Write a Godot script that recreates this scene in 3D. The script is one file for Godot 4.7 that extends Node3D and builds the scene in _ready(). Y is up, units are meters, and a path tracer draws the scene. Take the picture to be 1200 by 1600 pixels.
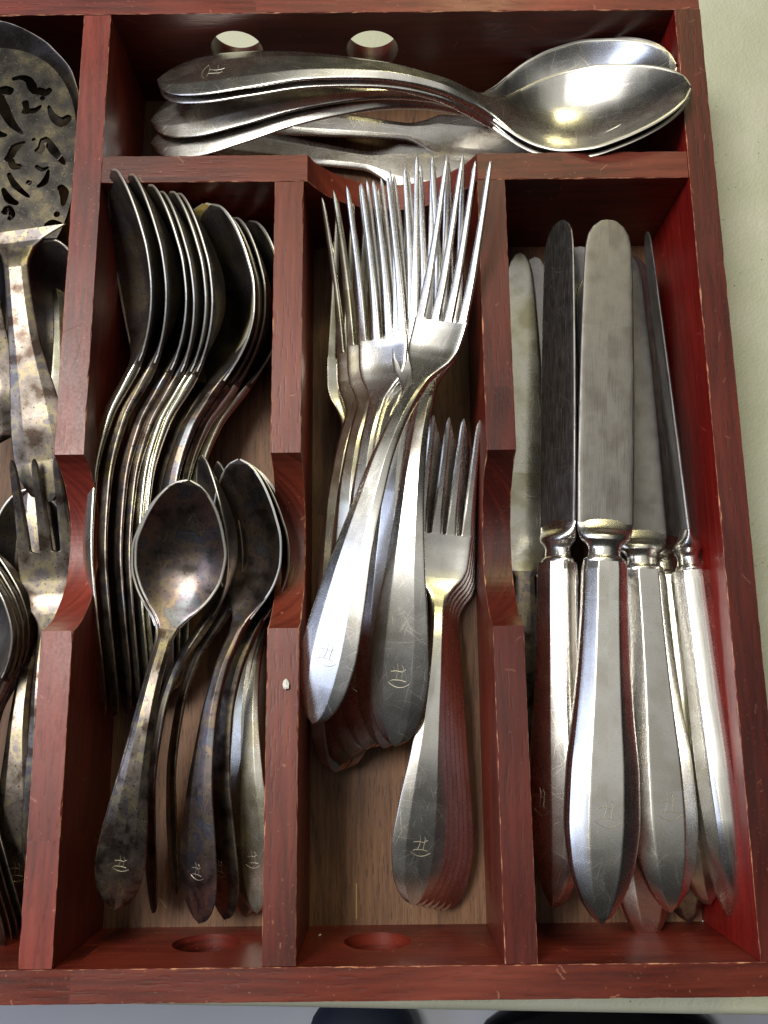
extends Node3D
# An open wooden cutlery tray full of old silver flatware, seen from 0.3 m above. Units are metres.

var M := {}
var used := {}
var lengths := {}

func _ready():
	seed(7)
	camera_and_light()
	make_materials()
	setting()
	tray()
	left_compartment()
	serving_spoons()
	tablespoons()
	teaspoons()
	dinner_forks()
	salad_forks()
	knives()
	crumbs()

# ------------------------------------------------------------------ camera, light
func camera_and_light():
	var cam := Camera3D.new()
	cam.name = "camera"
	cam.fov = 60.18
	cam.near = 0.01
	cam.far = 20.0
	add_child(cam)
	cam.transform = Transform3D(Basis(Vector3(0.99995, -0.00011, 0.01008), Vector3(0.00988, 0.20601, -0.97850), Vector3(-0.00197, 0.97855, 0.20600)).orthonormalized(), Vector3(-0.00304, 0.34023, 0.07050))
	cam.current = true
	var we := WorldEnvironment.new()
	we.name = "environment"
	var e := Environment.new()
	e.background_mode = Environment.BG_COLOR
	e.background_color = Color(0.085, 0.085, 0.088)
	e.tonemap_mode = Environment.TONE_MAPPER_LINEAR
	e.tonemap_exposure = 1.1
	e.sdfgi_enabled = true
	e.ssao_enabled = true
	e.ssil_enabled = true
	we.environment = e
	add_child(we)
	area_lamp("ceiling_lamp_light", Vector3(-0.72, 1.72, -0.36), Vector3(0, 0, -0.02), Vector2(0.6, 0.6), 8.2, Color(1.0, 0.985, 0.95))
	area_lamp("window_light", Vector3(-1.9, 1.2, 0.1), Vector3(0, 0, 0), Vector2(0.8, 0.9), 1.1, Color(0.82, 0.87, 1.0))
	area_lamp("added_ceiling_fill", Vector3(-0.25, 2.0, -0.55), Vector3(0, 0, -0.02), Vector2(2.8, 2.4), 0.14, Color(1.0, 0.99, 0.96))  # added fill standing in for bounce off the unseen ceiling
	area_lamp("warm_lamp_light", Vector3(0.25, 1.5, -1.5), Vector3(0, 0, 0), Vector2(0.5, 0.3), 5.0, Color(1.0, 0.95, 0.70))

func area_lamp(called: String, at: Vector3, to: Vector3, size: Vector2, energy: float, tint: Color):
	var l := AreaLight3D.new()
	l.name = called
	l.area_size = size
	l.area_normalize_energy = false
	l.light_energy = energy
	l.light_color = tint
	l.area_range = 8.0
	l.area_attenuation = 2.0
	l.shadow_enabled = true
	add_child(l)
	l.look_at_from_position(at, to, Vector3(0, 0, -1))

# ------------------------------------------------------------------ naming helpers
func numbered(called: String) -> String:
	if not used.has(called):
		used[called] = 0
		return called
	used[called] += 1
	return "%s_%03d" % [called, used[called]]

func tag(o: Node, label: String, category: String, group := ""):
	o.set_meta("label", label)
	o.set_meta("category", category)
	if group != "":
		o.set_meta("group", group)

func part(called: String, mesh: Mesh, mat: Material, parent: Node) -> MeshInstance3D:
	var o := MeshInstance3D.new()
	o.name = called
	o.mesh = mesh
	o.material_override = mat
	o.cast_shadow = GeometryInstance3D.SHADOW_CASTING_SETTING_ON
	parent.add_child(o, true)
	return o

func thing(called: String, label: String, category: String, group := "") -> Node3D:
	var o := Node3D.new()
	o.name = numbered(called)
	add_child(o)
	tag(o, label, category, group)
	return o

# ------------------------------------------------------------------ textures and materials
func noise(freq: float, s: int, octaves := 4, kind := FastNoiseLite.TYPE_SIMPLEX_SMOOTH) -> FastNoiseLite:
	var n := FastNoiseLite.new()
	n.seed = s
	n.frequency = freq
	n.noise_type = kind
	n.fractal_octaves = octaves
	return n

func wood_image(w: int, h: int, dark: Color, mid: Color, light: Color, pores: float, chips: float, s: int) -> Image:
	# grain runs along u
	var img := Image.create(w, h, true, Image.FORMAT_RGB8)
	var big := noise(0.004, s, 3)
	var fine := noise(0.02, s + 1, 4)
	var pore := noise(0.05, s + 2, 2)
	var chip := noise(0.22, s + 3, 2)
	for y in h:
		for x in w:
			var a := big.get_noise_2d(x * 0.6, y * 1.6) * 0.8
			var g := fine.get_noise_2d(x * 0.35, y * 6.0 + a * 40.0)
			var t: float = clamp(0.5 + a * 0.75 + g * 0.5, 0.0, 1.0)
			var c := dark.lerp(mid, t * 2.0) if t < 0.5 else mid.lerp(light, t * 2.0 - 1.0)
			var p := pore.get_noise_2d(x * 0.45 + 900.0, y * 9.0)
			if p > 0.36:
				c = c.lerp(dark.darkened(0.45), pores * clamp((p - 0.36) * 6.0, 0.0, 1.0))
			var k := chip.get_noise_2d(x * 1.0, y * 1.3)
			if k > 0.70 + 0.2 * a:
				c = c.lerp(Color(0.80, 0.60, 0.46), chips * clamp((k - 0.70 - 0.2 * a) * 8.0, 0.0, 0.8))
			img.set_pixel(x, y, c)
	var r := RandomNumberGenerator.new()
	r.seed = s
	for i in int(chips * 420.0):
		# little knocks: short pale dents in any direction
		var px := r.randf() * w
		var py := r.randf() * h
		var an := r.randf() * PI
		for q in int(r.randf_range(2, 16)):
			var xx := int(px + cos(an) * q)
			var yy := int(py + sin(an) * q)
			if xx >= 0 and yy >= 0 and xx < w and yy < h:
				img.set_pixel(xx, yy, img.get_pixel(xx, yy).lerp(Color(0.82, 0.62, 0.50), 0.55))
	img.generate_mipmaps()
	return img

func edge_image() -> Image:
	var w := 1024
	var img := Image.create(w, 32, true, Image.FORMAT_RGB8)
	var n := noise(0.02, 51, 4)
	for y in 32:
		for x in w:
			var t: float = clamp(0.38 + n.get_noise_2d(x * 2.0, y * 4.0) * 1.7, 0.0, 1.0)
			img.set_pixel(x, y, Color(0.38, 0.13, 0.10).lerp(Color(0.78, 0.56, 0.42), t))
	img.generate_mipmaps()
	return img

func scratch_image(s: int, count: int, along: float, base: float, blotch: float) -> Image:
	# grey map: fine grain, soft blotches and thin scratches
	var n := 1024
	var img := Image.create(n, n, true, Image.FORMAT_L8)
	var a := noise(0.006, s, 4)
	var b := noise(0.25, s + 1, 2)
	for y in n:
		for x in n:
			var v := base + a.get_noise_2d(x, y) * blotch + b.get_noise_2d(x, y) * 0.05
			img.set_pixel(x, y, Color(v, v, v))
	var r := RandomNumberGenerator.new()
	r.seed = s
	for i in count:
		var px := r.randf() * n
		var py := r.randf() * n
		var an := r.randfn(0.0, 0.25) if r.randf() < along else r.randf() * PI
		var ln := int(r.randf_range(10, 120))
		var add := r.randf_range(0.04, 0.16)
		var bend := r.randf_range(-0.006, 0.006)
		for q in ln:
			px += cos(an)
			py += sin(an)
			an += bend
			var xx := posmod(int(px), n)
			var yy := posmod(int(py), n)
			var v2: float = min(1.0, img.get_pixel(xx, yy).r + add * sin(PI * q / float(ln)))
			img.set_pixel(xx, yy, Color(v2, v2, v2))
	img.generate_mipmaps()
	return img

func tarnish_image(s: int, cols: Array, freq: float, specks: float) -> Image:
	var n := 512
	var img := Image.create(n, n, true, Image.FORMAT_RGB8)
	var a := noise(freq, s, 5)
	var b := noise(freq * 2.3, s + 5, 4)
	var d := noise(0.16, s + 9, 2)
	for y in n:
		for x in n:
			var t: float = clamp(0.5 + a.get_noise_2d(x, y) * 1.1 + b.get_noise_2d(x, y) * 0.35, 0.0, 0.999) * (cols.size() - 1)
			var c: Color = cols[int(t)].lerp(cols[int(t) + 1], t - int(t))
			var k := d.get_noise_2d(x, y)
			if k > 0.55:
				c = c.lerp(Color(0.62, 0.58, 0.52), specks * clamp((k - 0.55) * 6.0, 0.0, 1.0))
			elif k < -0.58 and specks > 0.45:
				c = c.lerp(Color(0.10, 0.08, 0.07), specks)
			img.set_pixel(x, y, c)
	img.generate_mipmaps()
	return img

func tex(img: Image) -> ImageTexture:
	return ImageTexture.create_from_image(img)

func metal(alb: ImageTexture, tint: Color, rough: ImageTexture, bump: ImageTexture, depth: float, rough_k := 1.0, off := Vector3.ZERO, sc := Vector3.ONE) -> StandardMaterial3D:
	var m := StandardMaterial3D.new()
	m.metallic = 1.0
	m.albedo_color = tint
	if alb:
		m.albedo_texture = alb
	m.roughness = rough_k
	m.roughness_texture = rough
	m.roughness_texture_channel = BaseMaterial3D.TEXTURE_CHANNEL_RED
	if bump:
		m.normal_enabled = true
		m.normal_texture = bump
		m.normal_scale = depth
	m.uv1_offset = off
	m.uv1_scale = sc
	return m

func make_materials():
	var ri := scratch_image(11, 900, 0.35, 0.265, 0.035)
	var rough_a := tex(ri)
	var bi := scratch_image(23, 450, 0.3, 0.5, 0.02)
	bi.bump_map_to_normal_map(0.8)
	bi.generate_mipmaps()
	var bump_a := tex(bi)
	# brushed blade: long fine lines along u
	var br := Image.create(1024, 1024, true, Image.FORMAT_L8)
	var bn := noise(0.012, 77, 4)
	var bl := noise(0.02, 78, 3)
	for y in 1024:
		for x in 1024:
			var v := 0.40 + bn.get_noise_2d(x * 0.5, y * 26.0) * 0.20 + bl.get_noise_2d(x * 0.7, y * 0.7) * 0.03
			br.set_pixel(x, y, Color(v, v, v))
	var brb: Image = br.duplicate()
	var sr := RandomNumberGenerator.new()
	sr.seed = 79
	for i in 420:
		var px := sr.randf() * 1024.0
		var py := sr.randf() * 1024.0
		var an := sr.randf() * PI
		for q in int(sr.randf_range(8, 90)):
			px += cos(an)
			py += sin(an)
			an += sr.randf_range(-0.01, 0.01)
			var sx := posmod(int(px), 1024)
			var sy := posmod(int(py), 1024)
			var sv: float = br.get_pixel(sx, sy).r
			br.set_pixel(sx, sy, Color(sv, sv, sv).lerp(Color(0.85, 0.85, 0.85), 0.45))
			brb.set_pixel(sx, sy, Color(0.22, 0.22, 0.22))
	for i in 160:
		# corrosion pits
		var px2 := sr.randi() % 1020
		var py2 := sr.randi() % 1020
		brb.fill_rect(Rect2i(px2, py2, 1 + sr.randi() % 4, 1 + sr.randi() % 3), Color(0.0, 0.0, 0.0))
	br.generate_mipmaps()
	var rough_b := tex(br)
	brb.bump_map_to_normal_map(1.6)
	brb.generate_mipmaps()
	var bump_b := tex(brb)
	var silver := tex(tarnish_image(3, [Color(0.86, 0.845, 0.81), Color(0.91, 0.90, 0.88), Color(0.93, 0.925, 0.91), Color(0.90, 0.89, 0.86)], 0.006, 0.25))
	var yellowed := tex(tarnish_image(4, [Color(0.72, 0.70, 0.60), Color(0.84, 0.83, 0.76), Color(0.89, 0.88, 0.84), Color(0.80, 0.78, 0.69)], 0.006, 0.3))
	var dark := tex(tarnish_image(5, [Color(0.34, 0.29, 0.26), Color(0.48, 0.45, 0.42), Color(0.55, 0.51, 0.49), Color(0.63, 0.59, 0.48), Color(0.48, 0.455, 0.46)], 0.012, 0.6))
	var black := tex(tarnish_image(6, [Color(0.34, 0.31, 0.30), Color(0.42, 0.40, 0.395), Color(0.46, 0.43, 0.43), Color(0.54, 0.50, 0.42), Color(0.48, 0.46, 0.47)], 0.006, 0.6))
	var rainbow := tex(tarnish_image(8, [Color(0.38, 0.345, 0.325), Color(0.50, 0.47, 0.455), Color(0.56, 0.49, 0.48), Color(0.62, 0.56, 0.47), Color(0.50, 0.465, 0.50), Color(0.51, 0.525, 0.54)], 0.010, 0.5))
	var server := tex(tarnish_image(12, [Color(0.20, 0.19, 0.185), Color(0.24, 0.23, 0.22), Color(0.27, 0.26, 0.245), Color(0.31, 0.29, 0.255), Color(0.37, 0.345, 0.285)], 0.012, 0.6))
	M.server = metal(server, Color(1, 1, 1), rough_a, bump_a, 0.5, 1.3)
	M.server.uv1_triplanar = true
	M.server.uv1_scale = Vector3(12, 12, 12)
	var steel := tex(tarnish_image(9, [Color(0.46, 0.445, 0.44), Color(0.50, 0.49, 0.485), Color(0.525, 0.515, 0.51), Color(0.485, 0.475, 0.475)], 0.008, 0.3))
	for k in 3:
		var off := Vector3(0.31 * k, 0.43 * k, 0)
		M["silver_%d" % k] = metal(silver, Color(1, 1, 1), rough_a, bump_a, 0.35, 1.0, off)
		M["yellowed_%d" % k] = metal(yellowed, Color(1, 1, 1), rough_a, bump_a, 0.35, 1.1, off)
		M["dark_%d" % k] = metal(dark, Color(1, 1, 1), rough_a, bump_a, 0.4, 1.5, off)
		M["rainbow_%d" % k] = metal(rainbow, Color(1, 1, 1), rough_a, bump_a, 0.4, 1.4, off)
		M["black_%d" % k] = metal(black, Color(1, 1, 1), rough_a, bump_a, 0.4, 1.75, off)
		M["steel_%d" % k] = metal(steel, Color(1, 1, 1), rough_b, bump_b, 0.22, 1.2, off)
	var cut := StandardMaterial3D.new()
	cut.metallic = 1.0
	cut.albedo_color = Color(0.80, 0.78, 0.71)
	cut.roughness = 0.45
	M.engraved = cut
	M.gilt = metal(yellowed, Color(0.98, 0.88, 0.56), rough_a, bump_a, 0.3, 2.0)  # yellow reflected glow painted into the metal tint of one bowl
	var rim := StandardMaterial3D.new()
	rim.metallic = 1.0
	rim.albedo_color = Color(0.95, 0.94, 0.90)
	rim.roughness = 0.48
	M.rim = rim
	# wood
	var wt := tex(wood_image(1024, 1024, Color(0.30, 0.092, 0.062), Color(0.43, 0.145, 0.098), Color(0.52, 0.20, 0.14), 0.22, 0.7, 31))
	var wr := scratch_image(41, 200, 0.8, 0.42, 0.12)
	var wrt := tex(wr)
	var wb := wood_image(1024, 1024, Color(0.3, 0.3, 0.3), Color(0.5, 0.5, 0.5), Color(0.6, 0.6, 0.6), 0.9, 0.3, 31)
	wb.convert(Image.FORMAT_RGB8)
	wb.bump_map_to_normal_map(1.5)
	wb.generate_mipmaps()
	var wbt := tex(wb)
	for v in [["stained", Color(1, 1, 1)], ["dusty", Color(1.0, 1.04, 1.14)], ["deep", Color(0.74, 0.72, 0.74)], ["brown", Color(0.92, 1.05, 1.05)], ["scarlet", Color(1.06, 0.62, 0.70)]]:
		var m := StandardMaterial3D.new()
		m.albedo_color = v[1]
		m.albedo_texture = wt
		m.roughness_texture = wrt
		m.roughness_texture_channel = BaseMaterial3D.TEXTURE_CHANNEL_RED
		m.roughness = 1.0
		m.normal_enabled = true
		m.normal_texture = wbt
		m.normal_scale = 0.2
		M[v[0]] = m
	var ed := StandardMaterial3D.new()
	ed.albedo_texture = tex(edge_image())
	ed.roughness = 0.7
	M.edge = ed
	var ft := tex(wood_image(1024, 1024, Color(0.29, 0.185, 0.12), Color(0.42, 0.29, 0.195), Color(0.50, 0.36, 0.25), 0.45, 0.12, 61))
	var fm := StandardMaterial3D.new()
	fm.albedo_texture = ft
	fm.roughness = 0.6
	fm.normal_enabled = true
	fm.normal_texture = wbt
	fm.normal_scale = 0.5
	M.floor = fm
	# table top: cream, pebbled
	var ti := Image.create(1024, 1024, true, Image.FORMAT_L8)
	var tn := noise(0.03, 91, 3)
	var tn2 := noise(0.09, 92, 2)
	for y in 1024:
		for x in 1024:
			var v := 0.5 + tn.get_noise_2d(x, y) * 0.3 + tn2.get_noise_2d(x, y) * 0.25
			ti.set_pixel(x, y, Color(v, v, v))
	ti.bump_map_to_normal_map(3.0)
	ti.generate_mipmaps()
	var tc := Image.create(1024, 1024, true, Image.FORMAT_RGB8)
	var cn := noise(0.003, 93, 4)
	var sn := noise(0.075, 94, 1)
	for y in 1024:
		for x in 1024:
			var c := Color(0.705, 0.715, 0.63).lerp(Color(0.75, 0.755, 0.69), 0.5 + cn.get_noise_2d(x, y))
			var q := sn.get_noise_2d(x, y)
			if q > 0.93:
				c = c.lerp(Color(0.20, 0.18, 0.14), clamp((q - 0.93) * 40.0, 0.0, 0.9))
			tc.set_pixel(x, y, c)
	tc.generate_mipmaps()
	var tm := StandardMaterial3D.new()
	tm.albedo_texture = tex(tc)
	tm.roughness = 0.55
	tm.normal_enabled = true
	tm.normal_texture = tex(ti)
	tm.normal_scale = 0.55
	M.table = tm
	var ci := Image.create(512, 512, true, Image.FORMAT_RGB8)
	var c1 := noise(0.01, 97, 5)
	for y in 512:
		for x in 512:
			ci.set_pixel(x, y, Color(0.72, 0.74, 0.80).lerp(Color(0.87, 0.88, 0.93), clamp(0.5 + c1.get_noise_2d(x, y) * 1.2, 0.0, 1.0)))
	ci.generate_mipmaps()
	var cm := StandardMaterial3D.new()
	cm.albedo_texture = tex(ci)
	cm.roughness = 0.6
	M.concrete = cm
	M.navy = plain(Color(0.10, 0.13, 0.21), 0.7)
	M.gloss = plain(Color(0.05, 0.05, 0.07), 0.18)
	M.scratch = plain(Color(0.70, 0.58, 0.36), 0.6)
	M.white = plain(Color(0.88, 0.88, 0.86), 0.6)
	M.yellow = plain(Color(0.72, 0.68, 0.25), 0.6)

func plain(c: Color, r: float) -> StandardMaterial3D:
	var m := StandardMaterial3D.new()
	m.albedo_color = c
	m.roughness = r
	return m

# ------------------------------------------------------------------ quads
func quad(st: SurfaceTool, a: Vector3, b: Vector3, c: Vector3, d: Vector3, ua: Vector2, ub: Vector2, uc: Vector2, ud: Vector2, out: Vector3):
	# corners in order round the face; wound so that the front looks along out
	var n := (c - a).cross(d - b)
	if n.length() < 1e-14:
		return
	n = n.normalized()
	var flip := n.dot(out) > 0.0
	if n.dot(out) < 0.0:
		n = -n
	var p := [a, b, c, d]
	var u := [ua, ub, uc, ud]
	var tan := Plane((b - a).normalized().x, (b - a).normalized().y, (b - a).normalized().z, 1.0)
	for k in ([0, 2, 1, 0, 3, 2] if flip else [0, 1, 2, 0, 2, 3]):
		st.set_normal(n)
		st.set_uv(u[k])
		st.add_vertex(p[k])

func begin() -> SurfaceTool:
	var st := SurfaceTool.new()
	st.begin(Mesh.PRIMITIVE_TRIANGLES)
	return st

func finish(st: SurfaceTool) -> ArrayMesh:
	st.index()
	st.generate_tangents()
	return st.commit()

# ------------------------------------------------------------------ setting
func setting():
	# table top with a rounded front edge, slightly turned against the tray
	var st := begin()
	var prof := []
	prof.append(Vector2(-1.2, -0.008))
	for i in 9:
		var a := PI / 2 * i / 8.0
		prof.append(Vector2(0.003 * sin(a) - 0.003, -0.011 + 0.003 * cos(a)))
	prof.append(Vector2(0.0, -0.032))
	prof.append(Vector2(-1.2, -0.032))
	var x0 := -0.9
	var x1 := 0.9
	for i in prof.size() - 1:
		var p: Vector2 = prof[i]
		var q: Vector2 = prof[i + 1]
		var along := (q - p).normalized()
		var nn := Vector3(0, along.x, -along.y) if true else Vector3.ZERO
		nn = Vector3(0, along.x, 0) + Vector3(0, 0, -along.y)
		quad(st, Vector3(x0, p.y, p.x), Vector3(x1, p.y, p.x), Vector3(x1, q.y, q.x), Vector3(x0, q.y, q.x), Vector2(x0, p.x) * 6.0, Vector2(x1, p.x) * 6.0, Vector2(x1, q.x - q.y) * 6.0, Vector2(x0, q.x - q.y) * 6.0, nn)
	var t := part("table_top", finish(st), M.table, self)
	t.set_meta("kind", "structure")
	tag(t, "cream pebbled table top under the wooden tray", "table top")
	t.position = Vector3(0, 0, 0.1808)
	t.rotation.y = -0.026
	var fl := PlaneMesh.new()
	fl.size = Vector2(5, 5)
	var f := part("floor", fl, M.concrete, self)
	f.set_meta("kind", "structure")
	tag(f, "pale blue grey concrete floor below the table edge", "floor")
	f.position = Vector3(0, -0.75, 0)
	for q in [["dark_object", "dark navy rounded object on the floor just past the table edge", M.navy, Vector3(-0.030, -0.71, 0.385), 62.0], ["dark_object", "long black glossy object on the floor past the table edge at right", M.gloss, Vector3(0.225, -0.71, 0.39), 140.0]]:
		var w: float = q[4]
		var kk := sym([[0, 0, 4, 20, 0, 0], [6, 0, w * 0.6, 50, 0, 0], [30, 0, w * 0.9, 75, 0, 0], [90, 0, w, 80, 0, 0], [240, 0, w, 80, 0, 0], [300, 0, w * 0.8, 60, 0, 0], [310, 0, 5, 10, 0, 0]])
		var ob := part(numbered(q[0]), sweep(kk, 0, 310, 1, 40), q[2], self)
		tag(ob, q[1], "object")
		ob.position = q[3]
		ob.rotation.y = -PI / 2

# ------------------------------------------------------------------ tray walls
# axis 0: s runs along x and the thickness along z; axis 1: s runs along z and the thickness along x
func at_wall(axis: int, s: float, h: float, t: float) -> Vector3:
	return Vector3(s, h, t) if axis == 0 else Vector3(t, h, s)

func wall(called: String, parent: Node, mat: Material, axis: int, s0: float, s1: float, t0: float, t1: float, rim: float, scoops: Array, holes: Array, sd: int, top_mat: Material):
	var ss := [s0, s1]
	var n := int((s1 - s0) / 0.004)
	for i in range(1, n):
		ss.append(lerp(s0, s1, i / float(n)))
	for sc in scoops:
		for i in 33:
			ss.append(lerp(float(sc[0]), float(sc[1]), i / 32.0))
		ss.append(sc[0] - 1e-5)
		ss.append(sc[1] + 1e-5)
	for ho in holes:
		for i in 33:
			ss.append(ho[0] - ho[2] * cos(PI * i / 32.0))
	ss.sort()
	var st := begin()
	var eg := begin()
	var tp := begin()
	var jit := noise(60.0, sd, 3)
	var pv := []
	for s: float in ss:
		if pv.size() and s - pv[-1].s < 4e-6:
			continue
		var h := rim
		for sc in scoops:
			if s > sc[0] and s < sc[1]:
				var half: float = (sc[1] - sc[0]) / 2.0
				var mid: float = (sc[1] + sc[0]) / 2.0
				var rad: float = (half * half + sc[2] * sc[2]) / (2.0 * sc[2])
				h = rim + rad - sc[2] - sqrt(max(rad * rad - (s - mid) * (s - mid), 0.0))
				h = rim - sc[2] + rad - sqrt(max(rad * rad - (s - mid) * (s - mid), 0.0))
		var g0 := 0.0
		var g1 := 0.0
		for ho in holes:
			var d: float = ho[2] * ho[2] - (s - ho[0]) * (s - ho[0])
			if d > 0.0:
				g0 = ho[1] - sqrt(d)
				g1 = ho[1] + sqrt(d)
		pv.append({"s": s, "h": h, "g0": g0, "g1": g1, "c": 0.0001 + 0.00036 * max(0.0, jit.get_noise_2d(s * 2.0, 3.0) * 2.2), "d": 0.0001 + 0.00036 * max(0.0, jit.get_noise_2d(s * 2.0, 9.0) * 2.2)})
	var k := 1.0 / 0.36
	var o := Vector2(sd * 0.137, sd * 0.291)
	var up := Vector3.UP
	for i in pv.size() - 1:
		var a: Dictionary = pv[i]
		var b: Dictionary = pv[i + 1]
		for side in 2:
			var t: float = t0 if side == 0 else t1
			var ca: float = a.c if side == 0 else a.d
			var cb: float = b.c if side == 0 else b.d
			var out := at_wall(axis, 0, 0, -1.0 if side == 0 else 1.0)
			var spans := [[0.0, a.h - ca, 0.0, b.h - cb]]
			if a.g1 > a.g0 or b.g1 > b.g0:
				var ya: float = a.g0 if a.g1 > a.g0 else (b.g0 + b.g1) / 2
				var yb: float = b.g0 if b.g1 > b.g0 else (a.g0 + a.g1) / 2
				var za: float = a.g1 if a.g1 > a.g0 else ya
				var zb: float = b.g1 if b.g1 > b.g0 else yb
				spans = [[0.0, ya, 0.0, yb], [za, a.h - ca, zb, b.h - cb]]
				if side == 0:
					quad(st, at_wall(axis, a.s, ya, t0), at_wall(axis, b.s, yb, t0), at_wall(axis, b.s, yb, t1), at_wall(axis, a.s, ya, t1), Vector2(a.s, 0) * k, Vector2(b.s, 0) * k, Vector2(b.s, 0.01) * k, Vector2(a.s, 0.01) * k, up)
					quad(st, at_wall(axis, a.s, za, t0), at_wall(axis, b.s, zb, t0), at_wall(axis, b.s, zb, t1), at_wall(axis, a.s, za, t1), Vector2(a.s, 0) * k, Vector2(b.s, 0) * k, Vector2(b.s, 0.01) * k, Vector2(a.s, 0.01) * k, -up)
			for sp in spans:
				quad(st, at_wall(axis, a.s, sp[0], t), at_wall(axis, b.s, sp[2], t), at_wall(axis, b.s, sp[3], t), at_wall(axis, a.s, sp[1], t), Vector2(a.s, sp[0] + t * 3) * k + o, Vector2(b.s, sp[2] + t * 3) * k + o, Vector2(b.s, sp[3] + t * 3) * k + o, Vector2(a.s, sp[1] + t * 3) * k + o, out)
			# the worn arris
			var inn := 1.0 if side == 0 else -1.0
			quad(eg, at_wall(axis, a.s, a.h - ca, t), at_wall(axis, b.s, b.h - cb, t), at_wall(axis, b.s, b.h, t + inn * cb), at_wall(axis, a.s, a.h, t + inn * ca), Vector2(a.s, 0) * 4.0 + o, Vector2(b.s, 0) * 4.0 + o, Vector2(b.s, 0.05) * 4.0 + o, Vector2(a.s, 0.05) * 4.0 + o, out + up)
		quad(tp, at_wall(axis, a.s, a.h, t0 + a.c), at_wall(axis, b.s, b.h, t0 + b.c), at_wall(axis, b.s, b.h, t1 - b.d), at_wall(axis, a.s, a.h, t1 - a.d), Vector2(a.s, t0 * 7 + a.h) * k + o, Vector2(b.s, t0 * 7 + b.h) * k + o, Vector2(b.s, t0 * 7 + 0.01 + b.h) * k + o, Vector2(a.s, t0 * 7 + 0.01 + a.h) * k + o, up)
	for e in [[pv[0], -1.0], [pv[-1], 1.0]]:
		var q: Dictionary = e[0]
		quad(st, at_wall(axis, q.s, 0, t0), at_wall(axis, q.s, q.h - 0.0005, t0), at_wall(axis, q.s, q.h - 0.0005, t1), at_wall(axis, q.s, 0, t1), Vector2(0, 0), Vector2(0, 0.14), Vector2(0.03, 0.14), Vector2(0.03, 0), at_wall(axis, e[1], 0, 0))
	var w := part(called, finish(st), mat, parent)
	part("worn_edge", finish(eg), M.edge, w)
	part("top_edge", finish(tp), top_mat, w)

func tray():
	var t := thing("cutlery_tray", "reddish brown stained wooden cutlery tray with worn edges and divided compartments", "tray")
	var H := 0.05
	# floor board, grain along z
	var st := begin()
	var k := 1.0 / 0.3
	quad(st, Vector3(-0.215, 0, -0.195), Vector3(0.12, 0, -0.195), Vector3(0.12, 0, 0.16), Vector3(-0.215, 0, 0.16), Vector2(-0.195, -0.215) * k, Vector2(-0.195, 0.12) * k, Vector2(0.16, 0.12) * k, Vector2(0.16, -0.215) * k, Vector3.UP)
	quad(st, Vector3(-0.215, -0.006, -0.195), Vector3(0.12, -0.006, -0.195), Vector3(0.12, -0.006, 0.16), Vector3(-0.215, -0.006, 0.16), Vector2(0, 0), Vector2(0, 1), Vector2(1, 1), Vector2(1, 0), Vector3.DOWN)
	part("floor_board", finish(st), M.floor, t)
	var sm := BoxMesh.new()
	sm.size = Vector3(0.0004, 0.0002, 0.0120)
	part("pale_scratch", sm, M.scratch, t).position = Vector3(-0.0137, 0.0002, 0.1419)
	wall("rear_wall", t, M.deep, 0, -0.2150, 0.1198, -0.1950, -0.1853, H, [], [[-0.0596, 0.0305, 0.0104], [-0.0052, 0.0300, 0.0104]], 1, M.dusty)
	wall("front_wall", t, M.stained, 0, -0.2150, 0.1198, 0.1500, 0.1597, H, [], [[-0.0632, 0.0215, 0.0113], [-0.0060, 0.0215, 0.0113]], 2, M.brown)
	wall("right_wall", t, M.scarlet, 1, -0.1851, 0.1498, 0.1102, 0.1199, H + 0.0003, [], [], 3, M.deep)
	wall("left_wall", t, M.stained, 1, -0.1851, 0.1498, -0.2150, -0.2050, H, [], [], 4, M.stained)
	wall("left_divider", t, M.stained, 1, -0.1851, 0.1498, -0.1148, -0.1045, H - 0.0002, [[-0.0117, 0.0480, 0.0215]], [], 5, M.dusty)
	wall("cross_divider", t, M.stained, 0, -0.1043, 0.1100, -0.1250, -0.1143, H - 0.0002, [[-0.0292, 0.0330, 0.0200]], [], 6, M.brown)
	wall("spoon_fork_divider", t, M.stained, 1, -0.1141, 0.1498, -0.0410, -0.0306, H - 0.0003, [[-0.0117, 0.0478, 0.0215]], [], 7, M.brown)
	wall("fork_knife_divider", t, M.stained, 1, -0.1141, 0.1498, 0.0328, 0.0429, H - 0.0003, [[-0.0120, 0.0478, 0.0215]], [], 8, M.deep)

# ------------------------------------------------------------------ flatware sweep
# keys: [x, y, z_left, z_right, thickness, dish, bevel] in millimetres; the piece runs along +x, its face looks along +y
func key_at(keys: Array, x: float) -> Array:
	var n := keys.size()
	var i := 0
	while i < n - 2 and keys[i + 1][0] <= x:
		i += 1
	var a: Array = keys[i]
	var b: Array = keys[i + 1]
	var p: Array = keys[max(i - 1, 0)]
	var q: Array = keys[min(i + 2, n - 1)]
	var span: float = b[0] - a[0]
	var t: float = clamp((x - a[0]) / span, 0.0, 1.0)
	var out := [x]
	for c in range(1, 7):
		# limited-slope cubic, so that nothing overshoots
		var d: float = (b[c] - a[c]) / span
		var d0: float = d
		var d1: float = d
		if i > 0:
			var e: float = (a[c] - p[c]) / (a[0] - p[0])
			d0 = 0.0 if e * d <= 0.0 else 2.0 * e * d / (e + d)
		if i + 2 < n:
			var e2: float = (q[c] - b[c]) / (q[0] - b[0])
			d1 = 0.0 if e2 * d <= 0.0 else 2.0 * e2 * d / (e2 + d)
		var t2 := t * t
		var t3 := t2 * t
		out.append((2 * t3 - 3 * t2 + 1) * a[c] + (t3 - 2 * t2 + t) * span * d0 + (-2 * t3 + 3 * t2) * b[c] + (t3 - t2) * span * d1)
	return out

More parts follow.
